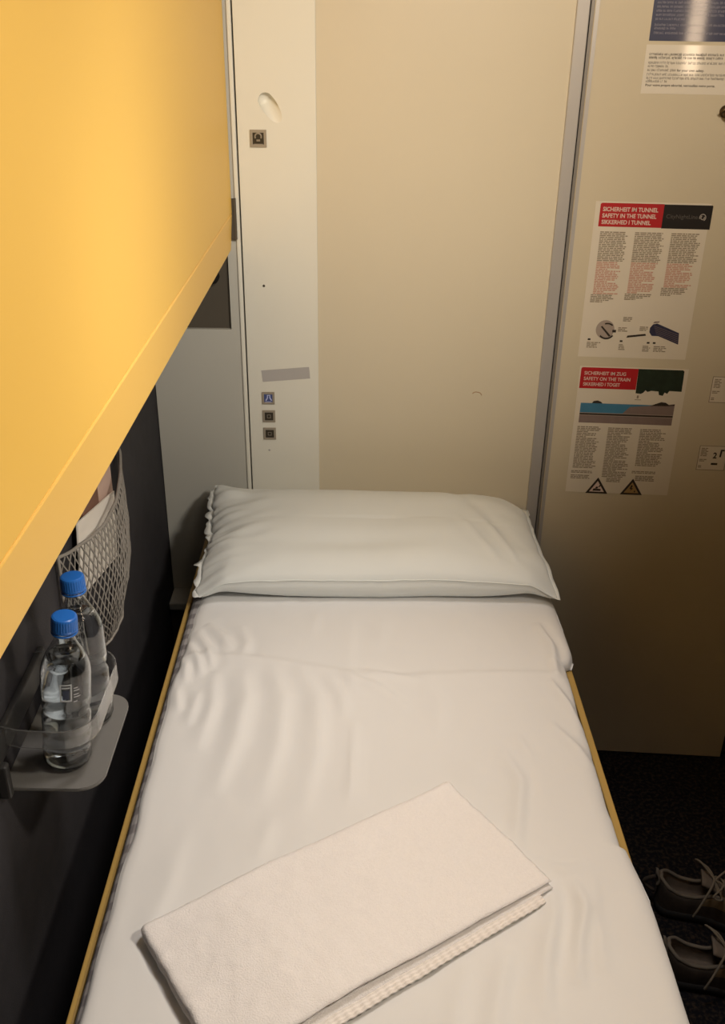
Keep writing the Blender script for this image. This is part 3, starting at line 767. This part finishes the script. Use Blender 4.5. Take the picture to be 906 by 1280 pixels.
# ------------------------------------------------------------------ water bottles
RO = .0315
OUT = [(.010, .006), (.020, .0035), (.026, .001), (RO-.002, .004), (RO, .010), (RO, .030), (RO-.0014, .034), (RO-.0014, .037), (RO, .041), (RO, .052), (RO-.0014, .056), (RO-.0014, .059), (RO, .063), (RO, .080),
       (RO-.0022, .087), (RO-.0022, .092), (RO, .098), (RO+.0004, .105), (RO+.0004, .142), (RO, .150), (RO-.002, .160), (RO-.0065, .172), (RO-.0125, .184), (RO-.0175, .194), (.0125, .200), (.0122, .206), (.0155, .207), (.0155, .209), (.0122, .210), (.0122, .226)]
def make_bottle(label):
    t = thing('water_bottle', label, 'bottle', (0, 0, 0), 0, 'water bottles in the holder')
    bm = bmesh.new(); th = .0011
    prof = OUT + [(r-th, z) for r, z in OUT[::-1] if True]
    prof = [(r, z) for r, z in OUT] + [(r-th, max(z, .004)+ (th if z < .01 else 0)) for r, z in OUT[::-1]]
    lathe(bm, prof, 48, cap0=False, cap1=False)
    n = 48; bm.verts.ensure_lookup_table()
    first = [bm.verts[k] for k in range(n)]; last = [bm.verts[(len(prof)-1)*n+k] for k in range(n)]
    bm.faces.new(first[::-1]); bm.faces.new(last)
    obj('bottle_body', bm, 'pet', t, True)
    bm = bmesh.new(); g = th+.0003
    wp = [(r-g, max(z, .0055)) for r, z in OUT[3:22]] + [(RO-.0065-g, .1722)]
    lathe(bm, wp, 48); obj('water', bm, 'water', t, True)
    bm = bmesh.new()
    lathe(bm, [(.0142, .2105), (.0160, .2107), (.0163, .2125), (.0163, .2135), (.0158, .214), (.0162, .2145), (.0158, .228), (.0150, .2302), (.0130, .2312), (.004, .2314)], 60)
    for v in bm.verts:   # grip ridges
        r = math.hypot(v.co.x, v.co.y)
        if .2142 < v.co.z < .2285 and r > .015:
            a = math.atan2(v.co.y, v.co.x); f = 1+.012*(1 if round(a/(2*PI)*60) % 2 else -1); v.co.x *= f; v.co.y *= f
    c = obj('cap', bm, 'cap', t)
    bm = bmesh.new(); lathe(bm, [(.0145, .2065), (.0165, .2068), (.0165, .2085), (.0145, .209)], 48, cap0=False, cap1=False); obj('neck_ring', bm, 'cap', c, True)
    return t
def patch(bm, a0, a1, z0, z1, r, n=6):
    def f(u, v): a = math.radians(a0+(a1-a0)*u); return (r*math.cos(a), r*math.sin(a), z0+(z1-z0)*v)
    grid(bm, f, n, 1)
b1 = make_bottle('nearer clear water bottle with blue cap and small printed label')
b1.location = (-.384, 1.022, HZ+.0035); b1.rotation_euler = (0, math.radians(6), 0)
# printed label facing the room
rl = RO+.0008
bm = bmesh.new()
for a in ((-88, -62, .146, .148), (-88, -62, .121, .123), (-88, -85, .123, .146), (-65, -62, .123, .146)): patch(bm, *a[:4], rl)
patch(bm, -84, -66, .1415, .1435, rl)
for k, (z, a1) in enumerate(((.140, -48), (.136, -44), (.130, -46), (.126, -42), (.119, -50))): patch(bm, -58, a1, z, z+.0015, rl, 3)
lb = obj('label_print', bm, 'label', b1)
bm = bmesh.new(); patch(bm, -82, -68, .1245, .1385, rl); obj('label_mark', bm, 'label_dark', lb)
b2 = b1.copy(); C.objects.link(b2)
for ch in [c for c in b1.children if c.name.split('.')[0] in ('bottle_body', 'water', 'cap')]:
    c = ch.copy(); C.objects.link(c); c.parent = b2
    for g in ch.children:
        d = g.copy(); C.objects.link(d); d.parent = c
b2['label'] = 'farther clear water bottle with blue cap standing behind the other'
b2.location = (-.3735, 1.112, HZ+.0015); b2.rotation_euler = (0, math.radians(1.5), 1.9)

# ------------------------------------------------------------------ net pocket with leaflets
NY0, NY1, NZ1, NZ0 = 1.285, 1.700, 1.068, .815
def net_pt(s, t, off=0.):
    """s along the wall 0..1, t from rim (0) down to the bottom (1)"""
    squeeze = 1-.40*smooth(.60, 1.0, t); yc = (NY0+NY1)/2-.015*t
    y = yc+(s-.5)*(NY1-NY0)*squeeze
    z = NZ1-(NZ1-NZ0)*t - .030*math.sin(PI*s)*(1-t) + .02*(1-math.sin(PI*s))*t**3
    b = .004+(.020+.022*math.sin(PI*min(1, t*.85+.12))**.8)*max(0, math.sin(PI*s))**.8
    return Vector((WL+.003+b+off+.003*nz(s*9, t*9), y, z))
t = thing('net_pocket', 'grey string net pocket hanging on the dark wall below the yellow bunk', 'net')
bm = bmesh.new()
NC, NR = 25, 8
for fam in (1, -1):
    for k in range(-NC, NC*2):
        path = []
        for i in range(NR*2+1):
            tt = i/(NR*2); s = (k + fam*(i % 2)*.5*1.0)/NC
            # strands zigzag so that neighbours meet and leave upright lozenges
            s = (k+.5*fam*(1 if (i % 2) else 0))/NC
            if 0 <= s <= 1: path.append(net_pt(s, tt))
        if len(path) > 2: tube(bm, path, .0015, 4)
obj('netting', bm, 'net', t, True)
bm = bmesh.new()
tube(bm, [net_pt(k/30, 0, .001) for k in range(31)], .003, 6)
tube(bm, [net_pt(1, k/16, .001)+Vector((0, .003*math.sin(k*2.1), 0)) for k in range(17)], .003, 6)
tube(bm, [net_pt(0, k/16, .001) for k in range(17)], .0028, 6)
tube(bm, [net_pt(k/20, 1, .001) for k in range(21)], .003, 6)
obj('rim_cord', bm, 'net', t, True)
def leaflet(name, label, y0, y1, z0, z1, x, m, lean, page=None):
    t = thing(name, label, 'leaflet', (x, (y0+y1)/2, z0), 0)
    bm = bmesh.new(); h = z1-z0; w = (y1-y0)/2
    box(bm, -.0015, .0015, -w, w, 0, h)
    bmesh.ops.transform(bm, matrix=Matrix.Rotation(math.radians(lean), 4, 'X'), verts=bm.verts)
    c = obj('cover', bm, m, t)
    if page:
        bm = bmesh.new(); box(bm, -.0030, -.0016, -w+.002, w-.002, .002, h-.003)
        bmesh.ops.transform(bm, matrix=Matrix.Rotation(math.radians(lean), 4, 'X'), verts=bm.verts)
        obj('pages', bm, page, t)
    return t
leaflet('leaflet', 'white paper leaflet standing in the net pocket, nearest the room', 1.345, 1.585, .928, 1.052, WL+.0135, 'paper', -14, 'paper')
leaflet('brochure', 'dark brown covered brochure behind the white leaflet in the net', 1.42, 1.520, .93, 1.125, WL+.0085, 'brown_paper', -2, 'pink_paper')
leaflet('leaflet', 'pinkish leaflet at the far end of the net pocket', 1.53, 1.640, .93, 1.128, WL+.0035, 'pink_paper', 1, 'paper')

# ------------------------------------------------------------------ shoes
def make_shoe(label, loop):
    t = thing('sneaker', label, 'shoe', (0, 0, 0), 0, 'pair of sneakers beside the bed')
    L = .285
    def halfw(x):       # planform half width along the shoe, heel at x=0
        u = max(0., min(1., x/L))
        base = .032+.016*smooth(.25, .72, u)-.004*math.sin(PI*smooth(.2, .6, u))
        heel = math.sqrt(max(0, 1-(max(0, .030-x)/.030)**2)); toe = math.sqrt(max(0, 1-(max(0, x-(L-.055))/.055)**2))
        return max(.0015, base*heel*toe)
    def rim_h(x): return .090 - .022*smooth(.0, .055, x) + .016*smooth(.075, .125, x) if x < .125 else .084-.040*smooth(.125, .26, x)
    def crown_h(x): return .100-.054*smooth(.11, .235, x)-.008*smooth(.235, L, x)
    NXs, NV = 70, 40
    def sec(i, v):
        x = L*(i/NXs)**1.15; w = halfw(x); zb = .022
        op = 1-smooth(.112, .135, x)        # 1 in the open part, 0 over the vamp
        op *= smooth(.004, .013, x)
        h = rim_h(x); s = 2*v-1; a = abs(s)
        sg = 1 if s > 0 else -1
        # outer wall for a in .55..1, inside / crown for a < .55
        if a > .5:
            k = (1-a)/.5; yy = w*(1-.16*k**1.5); zz = zb+(h-zb)*math.sin(PI/2*k)**.9 if True else 0
            yy = w*(1+.06*math.sin(PI*k)-.22*k**2)
        else:
            k = a/.5; yo = w*.78*k
            zin = max(.034, h-(h-.034)*min(1, (1-k)*3.2)**.8); yin = w*.78*(k**.5 if k > 0 else 0)*.92+.08*w*.78*k
            zcr = h+(crown_h(x)-h)*math.cos(PI/2*k)
            zz = zin*op+zcr*(1-op); yy = yin*op+yo*(1-op)
        return Vector((x, sg*yy, zz+.0012*nz(x*30, s*6, 3)))
    bm = bmesh.new(); V = [[bm.verts.new(sec(i, j/NV)) for j in range(NV+1)] for i in range(NXs+1)]
    for i in range(NXs):
        for j in range(NV):
            f = bm.faces.new((V[i][j], V[i+1][j], V[i+1][j+1], V[i][j+1]))
            xm = L*((i+.5)/NXs)**1.15; a = abs(2*(j+.5)/NV-1)
            inside = a < .5 and xm < .12
            f.material_index = 1 if inside else (2 if (xm > .095 and .42 < a < .80 and xm < .19) or (xm > .235) else 0)
    obj('upper', bm, ['shoe', 'shoe_lin', 'shoe_tan'], t, True)
    bm = bmesh.new()
    pts = []
    for k in range(61):
        x = L*k/60; pts.append((x, halfw(x)+.003))
    outl = [(x, w) for x, w in pts]+[(x, -w) for x, w in pts[::-1]]
    rings = []
    for z, g in ((.0, -.003), (.003, 0), (.014, .0015), (.024, -.0005)):
        rings.append([bm.verts.new((x+(g if x > .1 else -g), y+(g if y > 0 else -g), z+.010*smooth(.2, L, x)*(1 if z < .01 else .5))) for x, y in outl])
    for A, B in zip(rings, rings[1:]):
        for k in range(len(A)): bm.faces.new((A[k], A[(k+1) % len(A)], B[(k+1) % len(A)], B[k]))
    bm.faces.new(rings[0][::-1]); bm.faces.new(rings[-1]); obj('sole', bm, 'shoe_sole', t, True)
    bm = bmesh.new()   # padded collar
    top = [sec(i, .25)+Vector((0, 0, .001)) for i in range(6, 38)]; bot = [sec(i, .75)+Vector((0, 0, .001)) for i in range(6, 38)]
    heel = [Vector((.0045, y, .0945)) for y in (-.010, 0, .010)]
    tube(bm, catmull(top[::-2]+heel+bot[::2], 4), .0042, 8); obj('collar', bm, 'shoe_rim', t, True)
    bm = bmesh.new()   # heel tab
    def tabf(u, v): return (-.001+.006*math.sin(PI*v)*1-.004*v, (u-.5)*.026*(1-.35*v*v), .070+.040*v-.008*(2*u-1)**2*v)
    grid(bm, tabf, 8, 8); r_ = bmesh.ops.extrude_face_region(bm, geom=list(bm.faces))
    bmesh.ops.translate(bm, verts=[g for g in r_['geom'] if isinstance(g, bmesh.types.BMVert)], vec=(-.005, 0, .001)); obj('heel_tab', bm, 'shoe_rim', t, True)
    if loop:
        bm = bmesh.new(); tube(bm, [(-.004-.026*math.sin(PI*k/12), 0, .042+.046*k/12) for k in range(13)], .0045, 8); obj('pull_loop', bm, 'shoe', t, True)
    bm = bmesh.new()   # tongue
    def tonf(u, v): return (.088+.085*v, (u-.5)*.046*(1-.15*v), .112-.052*v+.006*math.sin(PI*u)+.004*math.sin(PI*v))
    grid(bm, tonf, 10, 10); r_ = bmesh.ops.extrude_face_region(bm, geom=list(bm.faces))
    bmesh.ops.translate(bm, verts=[g for g in r_['geom'] if isinstance(g, bmesh.types.BMVert)], vec=(-.002, 0, -.006)); obj('tongue', bm, 'shoe_lin', t, True)
    bm = bmesh.new()   # laces: crossings and loose loops
    for k in range(5):
        x = .108+.021*k; z = crown_h(x)+.006-.001*k; w = .023
        tube(bm, catmull([(x, -w, z-.008), (x+.006, 0, z+.003), (x+.014, w, z-.010)], 6), .0024, 6)
        tube(bm, catmull([(x, w, z-.008), (x+.005, 0, z+.005), (x+.014, -w, z-.010)], 6), .0024, 6)
    c = Vector((.116, 0, .108))
    for pth in ([(0, 0, 0), (-.030, .020, .022), (-.040, .040, .010), (-.012, .036, -.004), (0, 0, 0)], [(0, 0, 0), (.012, -.030, .016), (-.006, -.050, .0), (.014, -.040, -.012), (0, 0, 0)],
                [(0, 0, 0), (-.012, -.034, .004), (-.030, -.056, -.030), (-.040, -.060, -.060)], [(0, 0, 0), (.030, .030, .008), (.045, .044, -.02), (.060, .056, -.070)]):
        tube(bm, catmull([c+Vector(p) for p in pth], 8), .0025, 6)
    obj('laces', bm, 'lace', t, True)
    return t
s1 = make_shoe('worn grey-brown sneaker nearer the door, with its heel pull loop showing', True)
s1.location = (.688, 1.575, .0005); s1.rotation_euler = (0, 0, math.radians(-14))
s2 = make_shoe('worn grey-brown sneaker farther from the door, partly hidden by the bed edge', False)
s2.location = (.655, 1.395, .0005); s2.rotation_euler = (0, 0, math.radians(-12))

# ------------------------------------------------------------------ camera
cam_d = bpy.data.cameras.new('camera'); cam = bpy.data.objects.new('camera', cam_d); C.objects.link(cam)
CX, CY = 453., 640.
vb = np.array([451-CX, 0-CY]); vd = np.array([420-CX, 3000-CY]); f = math.sqrt(-(vb @ vd))
Yc = np.array([vb[0], -vb[1], -f]); Yc /= np.linalg.norm(Yc)
Zc = -np.array([vd[0], -vd[1], -f]); Zc /= np.linalg.norm(Zc)
R = np.stack([np.cross(Yc, Zc), Yc, Zc])
mw = Matrix([list(map(float, r)) for r in R]).to_4x4(); mw.translation = (0, 0, 1.82)
cam.matrix_world = mw
cam_d.sensor_fit = 'VERTICAL'; cam_d.sensor_height = 32; cam_d.lens = f/1280*32; cam_d.clip_start = .02
bpy.context.scene.camera = cam

# ------------------------------------------------------------------ light
def lamp(name, kind, loc, energy, col, size=.1, size_y=None, target=None, spread=None):
    d = bpy.data.lights.new(name, kind); d.energy = energy; d.color = col
    if kind == 'AREA':
        d.size = size
        if size_y: d.shape = 'RECTANGLE'; d.size_y = size_y
        if spread: d.spread = spread
    else: d.shadow_soft_size = size
    o = bpy.data.objects.new(name, d); C.objects.link(o); o.location = loc
    if target is not None:
        o.rotation_euler = (Vector(target)-Vector(loc)).to_track_quat('-Z', 'Y').to_euler()
    return o
WARM = (1.0, .87, .70)
def spot(name, loc, target, energy, angle, blend, col=WARM, r=.06):
    o = lamp(name, 'SPOT', loc, energy, col, r, target=target); o.data.spot_size = math.radians(angle); o.data.spot_blend = blend
spot('wall_fill', (.35, .30, 2.25), (.22, 2.1, 2.06), 88, 80, 1, (1.0, .86, .685), .10)  # added wall-wash spot, aimed high so the lower door stays dark
spot('berth_fill', (.24, 1.22, 2.30), (.04, 1.00, .75), 44, 78, 1, (1.0, .905, .83), .16)  # unseen spot added overhead, its cone kept to the bed
spot('corner_fill', (.75, .30, 2.22), (-.36, 2.1, .95), 52, 54, 1, (1.0, .91, .80), .10)  # fill added to lift the grey corner and nearby panels
spot('bunk_fill', (.80, .50, 2.20), (-.28, .50, 1.52), 52, 115, 1, WARM, .08)  # fill added to brighten the yellow bunk panel
lamp('mirror_lamp', 'AREA', (.985, .0, 1.86), 1.6, (1.0, .74, .50), .055, .56, target=(.55, 2.0, 1.80))
w = bpy.data.worlds.new('world'); bpy.context.scene.world = w; w.use_nodes = True
w.node_tree.nodes['Background'].inputs[0].default_value = (.9, .87, .80, 1); w.node_tree.nodes['Background'].inputs[1].default_value = .055

sc = bpy.context.scene
sc.view_settings.view_transform = 'Standard'; sc.view_settings.look = 'None'
sc.view_settings.exposure = 0; sc.view_settings.gamma = 1
sc.cycles.max_bounces = 14; sc.cycles.transmission_bounces = 14; sc.cycles.diffuse_bounces = 5; sc.cycles.transparent_max_bounces = 12
